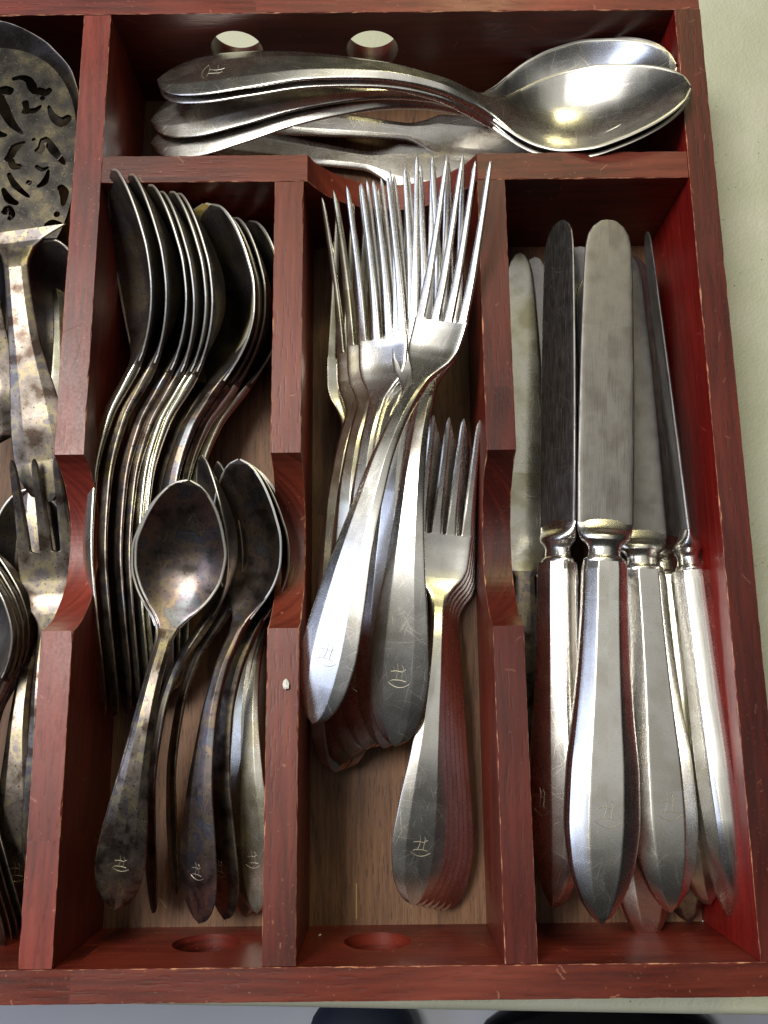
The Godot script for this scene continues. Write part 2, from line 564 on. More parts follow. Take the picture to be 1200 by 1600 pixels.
const TT := [-1.0, -0.985, -0.95, -0.88, -0.78, -0.66, -0.57, -0.51, -0.49, -0.43, -0.3, -0.15, 0.0, 0.15, 0.3, 0.43, 0.49, 0.51, 0.57, 0.66, 0.78, 0.88, 0.95, 0.985, 1.0]
const TF := [-1.0, -0.97, -0.93, -0.91, -0.80, -0.64, -0.49, -0.45, -0.40, -0.2, 0.0, 0.2, 0.40, 0.45, 0.49, 0.64, 0.80, 0.91, 0.93, 0.97, 1.0]

func crown(mode: int, t: float, bev: float, top: bool) -> float:
	var a := absf(t)
	if mode == 1:
		return sqrt(max(0.0, 1.0 - a * a))
	if mode == 2:
		if a < 0.47:
			return 1.0
		if a < 0.92:
			return lerp(1.0, 0.52, (a - 0.47) / 0.45)
		return lerp(0.52, 0.22, (a - 0.92) / 0.08)
	var plate := pow(max(0.0, 1.0 - pow(a, 14.0)), 1.0 / 3.0)
	if mode == 3:
		return lerp(plate, pow(max(0.0, 1.0 - pow(a, 2.3)), 0.5), bev)
	if not top:
		return plate * lerp(1.0, 1.0 - 0.5 * a * a, bev)
	var fac: float = (1.0 if a < 0.5 else lerp(1.0, 0.22, (a - 0.5) / 0.5)) * pow(max(0.0, 1.0 - pow(a, 40.0)), 0.4)
	return lerp(plate, fac, bev)

func sweep(keys: Array, xa: float, xb: float, mode: int, steps := 46) -> ArrayMesh:
	var xs := []
	for kk in keys:
		if kk[0] > xa and kk[0] < xb:
			xs.append(kk[0])
	for i in steps + 1:
		xs.append(lerp(xa, xb, i / float(steps)))
	xs.sort()
	var ts: Array = TF if mode == 2 else TT
	var n := ts.size()
	var ring := n * 2
	var rows := []
	var mids := []
	var last := -1e9
	for x: float in xs:
		if x - last < 0.12:
			continue
		last = x
		var k := key_at(keys, x)
		# slope of the mid line, so that thickness is laid off square to it
		var k2 := key_at(keys, min(x + 0.5, keys[-1][0]))
		var k1 := key_at(keys, max(x - 0.5, keys[0][0]))
		var tn := Vector2(k2[0] - k1[0], k2[1] - k1[1]).normalized()
		var row := PackedVector3Array()
		var zl: float = min(k[2], k[3] - 0.2)
		var zr: float = k[3]
		for half in 2:
			for j in n:
				var t: float = ts[j] if half == 0 else ts[n - 1 - j]
				var tz := sin(t * PI / 2) if mode == 1 else t
				var z := lerpf(zl, zr, (tz + 1.0) / 2.0)
				var base: float = k[1] - k[5] * (1.0 - pow(absf(tz), 2.2))
				var e: float = crown(mode, tz, k[6], half == 0) * k[4] / 2.0
				if half == 1:
					e = -e
				row.append(Vector3(x - tn.y * e, base + tn.x * e, z) * 0.001)
		rows.append(row)
		mids.append(Vector3(x, k[1] - k[5] * 0.6, (zl + zr) / 2) * 0.001)
	var st := begin()
	for i in rows.size():
		for j in ring:
			var ia: int = max(i - 1, 0)
			var ib: int = min(i + 1, rows.size() - 1)
			var al: Vector3 = rows[ib][j] - rows[ia][j]
			var ar: Vector3 = rows[i][(j + 1) % ring] - rows[i][(j + ring - 1) % ring]
			var nn := al.cross(ar)
			if nn.length() < 1e-16:
				nn = Vector3(0, 1.0 if j < n else -1.0, 0)
			nn = nn.normalized()
			if j == int(n / 2.0) and nn.y < 0.0:
				pass
			var pnt: Vector3 = rows[i][j]
			st.set_normal(nn)
			st.set_tangent(Plane(al.normalized().x, al.normalized().y, al.normalized().z, 1.0))
			st.set_uv(Vector2(pnt.x, pnt.z + (0.04 if j >= n else 0.0)) / 0.1)
			st.add_vertex(pnt)
	for i in rows.size() - 1:
		for j in ring:
			var a := i * ring + j
			var b := i * ring + (j + 1) % ring
			var c := a + ring
			var d := b + ring
			for v in [a, b, c, b, d, c]:
				st.add_index(v)
	# end caps
	for e in [0, rows.size() - 1]:
		for j in range(1, ring - 1):
			for v in ([e * ring, e * ring + j + 1, e * ring + j] if e == 0 else [e * ring, e * ring + j, e * ring + j + 1]):
				st.add_index(v)
	return st.commit()

func scaled(keys: Array, lx: float, lw: float, ly := 1.0) -> Array:
	var out := []
	for k in keys:
		out.append([k[0] * lx, k[1] * ly, k[2] * lw, k[3] * lw, k[4] * lerp(1.0, lw, 0.6), k[5] * lw, k[6]])
	return out

func shifted(keys: Array, off: float, k: float) -> Array:
	var out := []
	for q in keys:
		out.append([q[0] * k + off, q[1], q[2], q[3], q[4], q[5], q[6]])
	return out

func sym(rows: Array) -> Array:
	# [x, y, half width, thickness, dish, bevel] -> keys
	var out := []
	for r in rows:
		out.append([r[0], r[1], -r[2], r[2], r[3], r[4], r[5]])
	return out

func tube(st: SurfaceTool, pts: Array, r: float):
	var sides := 6
	for i in pts.size() - 1:
		var d: Vector3 = (pts[i + 1] - pts[i]).normalized()
		var s := d.cross(Vector3.UP).normalized()
		var u := s.cross(d)
		for j in sides:
			var a := TAU * j / sides
			var b := TAU * (j + 1) / sides
			var oa := (s * cos(a) + u * sin(a) * 0.5) * r
			var ob := (s * cos(b) + u * sin(b) * 0.5) * r
			quad(st, pts[i] + oa, pts[i] + ob, pts[i + 1] + ob, pts[i + 1] + oa, Vector2.ZERO, Vector2.RIGHT, Vector2.ONE, Vector2.DOWN, oa + ob)

func monogram(keys: Array, x: float, size: float, mode: int) -> ArrayMesh:
	# engraved initial: a shallow arc below, a barred letter above; drawn in the plane of the handle
	var st := begin()
	var strokes := []
	var arc := []
	for i in 9:
		var t := -1.0 + i / 4.0
		arc.append(Vector2(-0.62 + 0.26 * t * t, t * 0.62 + 0.06))
	strokes.append(arc)
	strokes.append([Vector2(-0.30, -0.42), Vector2(-0.22, -0.30), Vector2(-0.20, 0.10), Vector2(-0.26, 0.48)])
	var s1 := []
	for i in 7:
		var t2 := i / 6.0
		s1.append(Vector2(-0.25 + t2 * 0.95, -0.16 + 0.16 * sin(t2 * 2.6)))
	strokes.append(s1)
	strokes.append([Vector2(0.24, -0.42), Vector2(0.30, -0.1), Vector2(0.26, 0.22), Vector2(0.42, 0.46)])
	strokes.append([Vector2(-0.22, 0.22), Vector2(0.12, 0.25), Vector2(0.50, 0.30), Vector2(0.62, 0.20)])
	for s in strokes:
		var pts := []
		for p: Vector2 in s:
			var xx := x + p.x * size
			var k := key_at(keys, xx)
			pts.append(Vector3(xx, k[1] + k[4] / 2.0 * crown(mode, clamp(p.y * size / k[3], -1.0, 1.0), k[6], true) + 0.02, p.y * size) * 0.001)
		tube(st, pts, 0.00014)
	return finish(st)

# ------------------------------------------------------------------ shapes of the pieces
var spoon_keys := sym([
	[0, 0.0, 0.5, 1.3, 0, 1], [1.2, 0.2, 3.2, 1.5, 0, 1], [5, 0.8, 6.8, 1.8, 0, 1], [12, 2.0, 9.6, 2.1, 0, 1], [22, 3.6, 10.8, 2.3, 0, 1], [36, 5.4, 9.8, 2.5, 0, 1], [58, 7.0, 6.9, 2.8, 0, 1], [82, 5.6, 4.6, 3.3, 0, 1],
	[104, 0.0, 3.5, 3.8, 0, 0.8], [117, -7.0, 3.5, 3.8, 0, 0.4], [122.5, -9.8, 4.6, 3.0, 0.1, 0], [128, -11.2, 8.0, 2.2, 1.0, 0], [133, -11.4, 12.2, 1.7, 3.0, 0], [140, -11.0, 16.9, 1.5, 6.2, 0], [149, -9.8, 20.2, 1.4, 9.0, 0],
	[158, -8.0, 20.9, 1.4, 9.8, 0], [168, -5.6, 18.6, 1.4, 8.6, 0], [177, -3.2, 15.0, 1.4, 5.6, 0], [184, -1.3, 10.5, 1.4, 2.4, 0], [188.2, -0.3, 5.6, 1.4, 0.5, 0], [190, 0.0, 0.6, 1.2, 0.0, 0]])

var fork_keys := sym([
	[0, 0.0, 0.5, 1.3, 0, 1], [1.2, 0.2, 3.2, 1.5, 0, 1], [5, 0.8, 6.6, 1.8, 0, 1], [12, 2.0, 9.2, 2.1, 0, 1], [22, 3.4, 10.4, 2.3, 0, 1], [36, 5.0, 9.4, 2.5, 0, 1], [58, 6.4, 6.6, 2.8, 0, 1], [82, 5.4, 4.3, 3.3, 0, 1],
	[100, 1.2, 3.2, 3.6, 0, 0.8], [110, -3.2, 3.1, 3.4, 0, 0.5], [116, -6.2, 4.0, 2.8, 0, 0.2], [121, -8.2, 6.6, 2.4, 0.3, 0], [125, -9.2, 9.8, 2.2, 0.6, 0], [130, -9.9, 11.6, 2.1, 0.8, 0], [136, -10.0, 12.0, 2.1, 0.8, 0], [143, -9.2, 12.2, 2.1, 0.8, 0],
	[155, -6.8, 12.3, 2.0, 0.8, 0], [170, -2.8, 12.4, 1.8, 0.8, 0], [182, 1.2, 12.4, 1.4, 0.8, 0], [190, 4.0, 12.4, 1.0, 0.8, 0]])

var knife_keys := sym([
	[0, 0, 0.6, 3.8, 0, 0], [2, 0, 3.0, 5.8, 0, 0], [8, 0, 6.8, 8.8, 0, 0], [18, 0, 10.0, 11.5, 0, 0], [32, 0, 11.5, 13.2, 0, 0], [46, 0, 11.2, 13.8, 0, 0], [64, 0, 9.6, 13.2, 0, 0], [84, 0, 8.2, 12.5, 0, 0], [104, 0, 7.5, 12.2, 0, 0], [114, 0, 7.4, 12.2, 0, 0], [117, 0, 7.0, 11.8, 0, 0]])
var bolster_keys := sym([
	[116.5, 0, 6.4, 8.2, 0, 0], [117.6, 0, 7.2, 9.2, 0, 0], [118.6, 0, 7.0, 9.0, 0, 0], [119.4, 0, 5.7, 7.6, 0, 0], [122, 0, 5.4, 7.2, 0, 0], [123.6, 0, 6.2, 8.2, 0, 0], [125.0, 0, 7.9, 9.4, 0, 0], [126.2, 0, 8.6, 9.0, 0, 0], [127.4, 0, 9.0, 7.4, 0, 0], [129, 0, 9.4, 4.6, 0, 0], [131.5, 0, 9.7, 2.6, 0, 0], [133, 0, 9.6, 1.6, 0, 0]])
var blade_keys := sym([
	[131, 0, 9.7, 2.0, 0, 0], [150, 0, 9.9, 1.7, 0, 0], [180, 0, 9.7, 1.4, 0, 0], [205, 0, 9.2, 1.2, 0, 0], [222, 0, 8.6, 1.0, 0, 0], [228, 0, 7.6, 1.0, 0, 0], [231.2, 0, 5.6, 1.0, 0, 0], [233, 0, 3.2, 0.9, 0, 0], [233.6, 0, 0.6, 0.8, 0, 0]])

func make_spoon(called: String, lx: float, lw: float, ly: float, mat: String, bowl_mat := "") -> Node3D:
	var keys := scaled(spoon_keys, lx, lw, ly)
	var o := Node3D.new()
	o.name = numbered(called)
	add_child(o)
	part("handle", sweep(keys, 0, 122 * lx, 0, 44), M[mat], o)
	part("bowl", sweep(keys, 122 * lx, 190 * lx, 0, 34), M[bowl_mat if bowl_mat else mat], o)
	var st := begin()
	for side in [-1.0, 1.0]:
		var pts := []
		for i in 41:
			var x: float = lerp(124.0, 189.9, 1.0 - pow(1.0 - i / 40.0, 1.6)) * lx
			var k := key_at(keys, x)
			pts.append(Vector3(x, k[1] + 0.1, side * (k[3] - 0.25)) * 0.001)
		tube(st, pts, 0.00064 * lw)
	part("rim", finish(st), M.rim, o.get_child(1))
	o.set_meta("length", 0.19 * lx)
	part("monogram", monogram(keys, 22 * lx, 6.0 * lw, 0), M.engraved, o)
	return o

func tine_keys(keys: Array, root: float, tip: float, zc: float, pitch: float, hw: float, outer: int, fan: float, flat: float) -> Array:
	var out := []
	var L := tip - root
	var arc := pitch - hw
	for s in [-1.5, -0.1, 0.03, 0.12, 0.3, 0.55, 0.8, 1.0, 1.2]:
		pass
	var xs := [root - 1.5, root]
	for i in range(1, 7):
		xs.append(root + arc * sin(PI / 2 * i / 6.0))
	for f in [0.3, 0.5, 0.7, 0.85, 0.94, 0.98, 1.0]:
		xs.append(root + arc + (L - arc) * f)
	for x: float in xs:
		var k := key_at(keys, x)
		var u: float = clamp((x - root) / L, 0.0, 1.0)
		var w: float = hw * lerp(1.0, 0.5, pow(u, 1.4))
		if u > 0.9:
			w *= sqrt(max(0.02, 1.0 - pow((u - 0.9) / 0.1, 2.0) * 0.97))
		var q: float = clamp((x - root) / arc, 0.0, 1.0)
		var grow: float = pitch - arc * sqrt(max(0.0, 1.0 - (1.0 - q) * (1.0 - q))) if x > root else pitch
		var inner: float = max(w, grow) if q < 1.0 else w
		var zz := zc * (1.0 + fan * u)
		var l := inner
		var r := inner
		if outer == -1:
			l = w if q >= 1.0 else max(w, lerp(k[3] + zc, w, q))
		elif outer == 1:
			r = w if q >= 1.0 else max(w, lerp(k[3] - zc, w, q))
		var th: float = k[4] * lerp(1.0, 0.8, u)
		out.append([x, k[1] - k[5] * (1.0 - pow(clamp(absf(zc) / k[3], 0.0, 1.0), 2.2)), zz - l, zz + r, th, 0, 0.85 * smoothstep(0.0, 0.6, (x - root) / L)])
	return out

func make_fork(called: String, lx: float, lw: float, head: float, ly: float, mat: String, root: float, tines := 4, tine_w := 1.55, round_tines := true, head_mat := "") -> Node3D:
	var keys := scaled(fork_keys, lx, lw, ly)
	for q in keys:
		if q[0] > 114.0 * lx:
			q[2] *= head
			q[3] *= head
	var o := Node3D.new()
	o.name = numbered(called)
	add_child(o)
	var hm: String = head_mat if head_mat else mat
	part("handle", sweep(keys, 0, 112 * lx, 0, 44), M[mat], o)
	part("head", sweep(keys, 112 * lx, root * lx, 0, 22), M[hm], o)
	var head_hw: float = key_at(keys, root * lx)[3]
	var pitch := head_hw / tines
	for i in tines:
		var zc := -head_hw + pitch * (2 * i + 1)
		var side := -1 if i == 0 else (1 if i == tines - 1 else 0)
		if side != 0:
			zc += -side * (pitch - tine_w) * -0.0
		var zout := zc + side * (pitch - tine_w * 1.15)
		part("tine", sweep(tine_keys(keys, root * lx, 190.0 * lx, lerp(zc, zout, 0.75 if tines == 4 else 0.8), pitch, tine_w, side, 0.0, 0), root * lx - 0.02, 190.0 * lx, 3 if round_tines else 0, 30), M[hm], o)
	part("monogram", monogram(keys, 22 * lx, 6.0 * lw, 0), M.engraved, o)
	o.set_meta("length", 0.19 * lx)
	return o

func make_knife(called: String, mat: String, blade_mat: String) -> Node3D:
	var o := Node3D.new()
	o.name = numbered(called)
	add_child(o)
	part("handle", sweep(scaled(knife_keys, 0.967, 1.03), 0, 113.1, 2, 50), M[mat], o)
	part("bolster", sweep(shifted(bolster_keys, -4.0, 1.0), 112.5, 129, 1, 30), M[mat], o)
	part("blade", sweep(shifted(blade_keys, 127.0 - 131.0 * 1.127, 1.127), 127, 236.2 - 0.0 + 6.2, 0, 40), M[blade_mat], o)
	part("monogram", monogram(scaled(knife_keys, 0.967, 1.03), 33, 6.6, 2), M.engraved, o)
	o.set_meta("length", 0.242)
	return o

func copy(o: Node3D) -> Node3D:
	var c: Node3D = o.duplicate()
	c.set_meta("length", lengths[String(o.name)])
	c.name = numbered(String(o.name).rstrip("0123456789").trim_suffix("_"))
	add_child(c)
	return c

func dress(o: Node3D, mats: Dictionary):
	for c in o.get_children():
		for k in mats:
			if String(c.name).begins_with(k):
				c.material_override = M[mats[k]]

# lay a piece with its handle end at a, pointing at b, turned about its own length by roll degrees
func lay(o: Node3D, a: Vector3, b: Vector3, roll: float):
	var x := (b - a).normalized()
	var y := (Vector3.UP - x * Vector3.UP.dot(x)).normalized().rotated(x, deg_to_rad(roll))
	var fit: float = clamp((b - a).length() / float(o.get_meta("length", (b - a).length())), 0.92, 1.08)
	if o.has_meta("length"):
		lengths[String(o.name)] = o.get_meta("length")
		o.remove_meta("length")
	o.transform = Transform3D(Basis(x * fit, y, x.cross(y)), a)

const ORD := ["first", "second", "third", "fourth", "fifth", "sixth", "seventh", "eighth", "ninth", "tenth", "eleventh", "twelfth"]

# ------------------------------------------------------------------ contents
func serving_spoons():
	var front := Transform3D()
	var g := "large spoons lying across the rear compartment"
	var s := make_spoon("serving_spoon", 1.06, 1.14, 1.0, "silver_0", "silver_1")
	var rows := [
		[Vector3(-0.0893, 0.0360, -0.1670), Vector3(0.1106, 0.0570, -0.1460), -17.0, "bright silver serving spoon nearest the cross divider, its pointed bowl overlapping the right wall"],
		[Vector3(-0.0933, 0.0270, -0.1667), Vector3(0.1122, 0.0470, -0.1479), -26.0, "silver serving spoon nested just under the frontmost bowl of the rear compartment"],
		[Vector3(-0.0956, 0.0200, -0.1608), Vector3(0.1096, 0.0480, -0.1620), -4.0, "silver serving spoon whose bowl lies directly behind the frontmost bowl"],
		[Vector3(-0.0966, 0.0150, -0.1540), Vector3(0.1102, 0.0430, -0.1682), -4.0, "lowest silver serving spoon, its flat monogrammed handle lying nearest the viewer"]]
	for i in rows.size():
		var r: Array = rows[i]
		var o := s if i == 0 else copy(s)
		lay(o, r[0], r[1], r[2])
		if i == 1:
			o.transform = front.translated_local(Vector3(0.0, -0.0034, 0.0))
		front = o.transform
		tag(o, r[3], "spoon", g)
	# two butter spreaders under the spoons, showing through the scoop
	var k := sym([[0, 0, 1, 1.6, 0, 0.6], [6, 0, 6, 1.8, 0, 0.6], [30, 0, 7, 2.0, 0, 0.6], [70, 0, 4.5, 2.4, 0, 0.6], [84, 0, 4.0, 2.6, 0, 0.6], [92, 0, 6.5, 2.4, 0, 0.6], [98, 0, 9.5, 2.2, 0, 0.7], [120, 0, 10, 1.8, 0, 0.7], [145, 0, 8.5, 1.4, 0, 0.7], [158, 0, 3.5, 1.0, 0, 0.7], [160, 0, 0.6, 0.8, 0, 0.7]])
	for q in [[Vector3(-0.0915, 0.0040, -0.1667), Vector3(0.0802, 0.0080, -0.1346), 8.0, "butter spreader with a stepped shoulder, seen through the scoop of the cross divider"], [Vector3(-0.0744, 0.0060, -0.1753), Vector3(0.0954, 0.0100, -0.1510), 4.0, "butter spreader lying farther back beneath the serving spoon handles"]]:
		var o := thing("butter_spreader", q[3], "butter knife", "butter spreaders under the serving spoons")
		part("handle", sweep(k, 0, 90, 0, 30), M.silver_2, o)
		part("blade", sweep(k, 90, 160, 0, 30), M.silver_1, o)
		lay(o, q[0], q[1], q[2])

func tablespoons():
	var g := "tarnished tablespoons standing nested on edge"
	var s := make_spoon("tablespoon", 1.04, 1.05, 0.92, "dark_0")
	var feet := [Vector3(-0.1046, 0.0130, 0.0754), Vector3(-0.0997, 0.0140, 0.0755), Vector3(-0.0961, 0.0120, 0.0746), Vector3(-0.0924, 0.0130, 0.0733), Vector3(-0.0899, 0.0120, 0.0727), Vector3(-0.0876, 0.0130, 0.0720), Vector3(-0.0863, 0.0110, 0.0713), Vector3(-0.0845, 0.0120, 0.0704), Vector3(-0.0831, 0.0110, 0.0695), Vector3(-0.0818, 0.0110, 0.0682), Vector3(-0.0807, 0.0100, 0.0668)]
	var tips := [Vector3(-0.0993, 0.0530, -0.1170), Vector3(-0.0936, 0.0510, -0.1162), Vector3(-0.0872, 0.0490, -0.1132), Vector3(-0.0835, 0.0470, -0.1116), Vector3(-0.0800, 0.0460, -0.1122), Vector3(-0.0778, 0.0450, -0.1120), Vector3(-0.0684, 0.0400, -0.1113), Vector3(-0.0645, 0.0460, -0.1063), Vector3(-0.0634, 0.0330, -0.1103), Vector3(-0.0602, 0.0290, -0.1115), Vector3(-0.0544, 0.0250, -0.1116)]
	var tilt := [-60.0, -62.0, -59.0, -63.0, -61.0, -61.0, -32.0, -46.0, -50.0, -54.0, -48.0]
	for i in 11:
		var o := s if i == 0 else copy(s)
		lay(o, feet[i], tips[i], tilt[i])
		var v: String = ["yellowed", "dark", "rainbow", "dark", "yellowed"][i % 5]
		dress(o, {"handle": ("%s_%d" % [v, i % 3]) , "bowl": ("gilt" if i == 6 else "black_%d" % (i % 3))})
		tag(o, "dark tarnished tablespoon on its edge, %s from the left divider in the nested row" % ORD[i], "spoon", g)

func teaspoons():
	var g := "tarnished teaspoons in the front of the spoon compartment"
	var s := make_spoon("teaspoon", 0.81, 0.73, 0.85, "dark_1", "rainbow_0")
	var rows := [
		[Vector3(-0.0913, 0.0320, 0.1368), Vector3(-0.0663, 0.0600, 0.0017), 3.0, "dark_0", "rainbow_1", "tarnished teaspoon lying face up with its bowl open to the viewer"],
		[Vector3(-0.0928, 0.0290, 0.1372), Vector3(-0.0680, 0.0570, 0.0016), 4.0, "dark_1", "rainbow_0", "tarnished teaspoon nested directly beneath the face up teaspoon"],
		[Vector3(-0.0832, 0.0140, 0.1420), Vector3(-0.0654, 0.0440, -0.0125), -60.0, "dark_2", "black_1", "tarnished teaspoon on its edge just right of the face up teaspoon"],
		[Vector3(-0.0761, 0.0120, 0.1372), Vector3(-0.0634, 0.0260, -0.0150), -64.0, "dark_0", "black_2", "tarnished teaspoon on its edge, half hidden in the middle of the teaspoons"],
		[Vector3(-0.0652, 0.0240, 0.1432), Vector3(-0.0514, 0.0500, -0.0093), -28.0, "rainbow_0", "rainbow_2", "tarnished teaspoon with a coppery purple sheen in its tilted bowl"],
		[Vector3(-0.0584, 0.0140, 0.1443), Vector3(-0.0505, 0.0420, -0.0101), -34.0, "dark_1", "dark_2", "tarnished teaspoon behind the coppery one, handle second from the right"],
		[Vector3(-0.0523, 0.0080, 0.1449), Vector3(-0.0530, 0.0200, -0.0146), -24.0, "yellowed_2", "dark_0", "paler tarnished teaspoon, its monogrammed handle partly under the right neighbour"],
		[Vector3(-0.0477, 0.0120, 0.1428), Vector3(-0.0521, 0.0160, -0.0131), -14.0, "yellowed_0", "dark_1", "teaspoon whose handle lies against the divider at far right of the teaspoons"]]
	for i in rows.size():
		var r: Array = rows[i]
		var o := s if i == 0 else copy(s)
		lay(o, r[0], r[1], r[2])
		dress(o, {"handle": r[3], "bowl": r[4]})
		tag(o, r[5], "spoon", g)

func dinner_forks():
	var g := "silver dinner forks piled in the middle compartment"
	var s := make_fork("dinner_fork", 1.07, 1.0, 0.84, 1.05, "silver_0", 139.0, 4, 1.6, true)
	var rows := [
		[Vector3(-0.0261, 0.0440, 0.0783), Vector3(0.0290, 0.0660, -0.1090), -22.0, "silver_0", "topmost silver dinner fork, lying slanted across the whole pile"],
		[Vector3(0.0007, 0.0320, 0.0863), Vector3(0.0192, 0.0600, -0.1155), -14.0, "silver_1", "silver dinner fork just under the topmost, monogrammed handle end at right"],
		[Vector3(-0.0032, 0.0270, 0.0871), Vector3(0.0098, 0.0560, -0.1137), -24.0, "silver_2", "silver dinner fork third from the top of the pile, left shoulder showing"],
		[Vector3(-0.0095, 0.0220, 0.0878), Vector3(-0.0057, 0.0500, -0.1120), -26.0, "silver_0", "slightly yellowed dinner fork third from the left by its shoulder"],
		[Vector3(-0.0146, 0.0180, 0.0901), Vector3(-0.0107, 0.0460, -0.1128), -28.0, "yellowed_1", "slightly yellowed dinner fork second from the left by its shoulder"],
		[Vector3(-0.0188, 0.0130, 0.0937), Vector3(-0.0153, 0.0420, -0.1124), -30.0, "yellowed_2", "leftmost dinner fork of the pile, shoulder close to the spoon fork divider"],
		[Vector3(-0.0209, 0.0090, 0.0964), Vector3(-0.0104, 0.0370, -0.1111), 4.0, "yellowed_0", "lowest dinner fork, mostly buried, its handle end farthest down the compartment"],
		[Vector3(-0.0015, 0.0240, 0.0856), Vector3(0.0155, 0.0530, -0.1171), -22.0, "silver_1", "dinner fork wedged below the second one, a few tines showing behind the slanted fork"],
		[Vector3(-0.0064, 0.0210, 0.0870), Vector3(0.0016, 0.0500, -0.1140), -26.0, "silver_2", "dinner fork buried in the middle of the pile, tines between its neighbours"],
		[Vector3(-0.0172, 0.0080, 0.0952), Vector3(0.0002, 0.0400, -0.1156), -14.0, "yellowed_1", "dinner fork deep in the pile, tine tips low and dim behind the others"]]
	for i in rows.size():
		var r: Array = rows[i]
		var o := s if i == 0 else copy(s)
		lay(o, r[0], r[1], r[2])
		dress(o, {"handle": r[3], "head": r[3], "tine": r[3]})
		tag(o, r[4], "fork", g)

func salad_forks():
	var g := "silver salad forks stacked at the front of the middle compartment"
	var s := make_fork("salad_fork", 0.92, 0.90, 0.98, 0.8, "silver_0", 143.0, 4, 1.9, false)
	for i in 6:
		var o := s if i == 0 else copy(s)
		var a := Vector3(0.0061, 0.0250, 0.1381) + Vector3(0.0022, -0.0036, 0.0012) * i
		var b := Vector3(0.0241, 0.0310, -0.0288) + Vector3(0.0006, -0.0036, 0.0008) * i
		lay(o, a, b, 4.0 + i)
		dress(o, {"handle": "silver_%d" % (i % 3), "head": "silver_%d" % (i % 3), "tine": "silver_%d" % (i % 3)})
		tag(o, "topmost silver salad fork of the nested stack" if i == 0 else "silver salad fork, %s from the top of the nested stack" % ORD[i], "fork", g)

func knives():
	var g := "hollow handled dinner knives in the right compartment"
	var s := make_knife("dinner_knife", "silver_0", "steel_0")
	var rows := [
		[Vector3(0.0633, 0.0460, 0.1394), Vector3(0.0819, 0.0420, -0.1015), 0.0, "silver_0", "steel_0", "topmost dinner knife, broad grey blade lying flat in the middle"],
		[Vector3(0.0536, 0.0260, 0.1388), Vector3(0.0654, 0.0330, -0.1060), -62.0, "silver_1", "steel_1", "dinner knife left of the topmost one, turned on its side by the divider"],
		[Vector3(0.0891, 0.0320, 0.1394), Vector3(0.0906, 0.0220, -0.1003), 2.0, "silver_2", "steel_2", "dinner knife right of the topmost, its blade half covered by it"],
		[Vector3(0.1106, 0.0300, 0.1412), Vector3(0.0985, 0.0330, -0.1006), 80.0, "silver_0", "steel_1", "rightmost dinner knife on its edge beside the right wall"],
		[Vector3(0.0869, 0.0120, 0.1534), Vector3(0.0804, 0.0240, -0.0890), 4.0, "silver_1", "steel_0", "bottom dinner knife whose pointed handle end reaches nearest the front wall"],
		[Vector3(0.1025, 0.0090, 0.1479), Vector3(0.0751, 0.0200, -0.1026), -6.0, "dark_1", "steel_2", "low dinner knife with a small pointed handle end between two others"],
		[Vector3(0.1068, 0.0160, 0.1406), Vector3(0.0971, 0.0160, -0.1012), 20.0, "yellowed_0", "steel_1", "dull yellowish dinner knife hidden low beside the rightmost knife"]]
	for i in rows.size():
		var r: Array = rows[i]
		var o := s if i == 0 else copy(s)
		lay(o, r[0], r[1], r[2])
		dress(o, {"handle": r[3], "bolster": r[3], "blade": r[4]})
		tag(o, r[5], "knife", g)
	var k := sym([[0, 0, 1, 1.8, 0, 0.3], [3, 0, 5, 2.2, 0, 0.3], [25, 0, 7, 2.6, 0, 0.3], [60, 0, 5.2, 3.2, 0, 0.3], [82, 0, 4.2, 4.0, 0, 0.3], [90, 0, 3.8, 4.2, 0, 0.3], [92, 0, 5.4, 4.0, 0, 0.3], [95, 0, 8.5, 2.4, 0, 0], [110, 0, 9.4, 1.6, 0, 0], [150, 0, 8.4, 1.4, 0, 0], [190, 0, 6.0, 1.2, 0, 0], [203, 0, 4.6, 1.0, 0, 0], [208, 0, 2.4, 1.0, 0, 0], [209, 0, 0.5, 0.8, 0, 0]])
	k = scaled(k, 1.09, 1.05)
	for q in [[Vector3(0.0472, 0.0060, 0.1246), Vector3(0.0529, 0.0160, -0.1033), 6.0, "yellowed_2", "pale flat bladed knife lying against the fork knife divider"], [Vector3(0.0579, 0.0050, 0.1249), Vector3(0.0596, 0.0130, -0.1105), -4.0, "steel_1", "narrow dull knife with a rounded tip beside the pale one"]]:
		var o := thing("flat_knife", q[4], "knife", "flat knives low in the right compartment")
		part("handle", sweep(k, 0, 100.3, 0, 30), M.dark_1, o)
		part("blade", sweep(k, 100.3, 227.8, 0, 30), M[q[3]], o)
		lay(o, q[0], q[1], q[2])

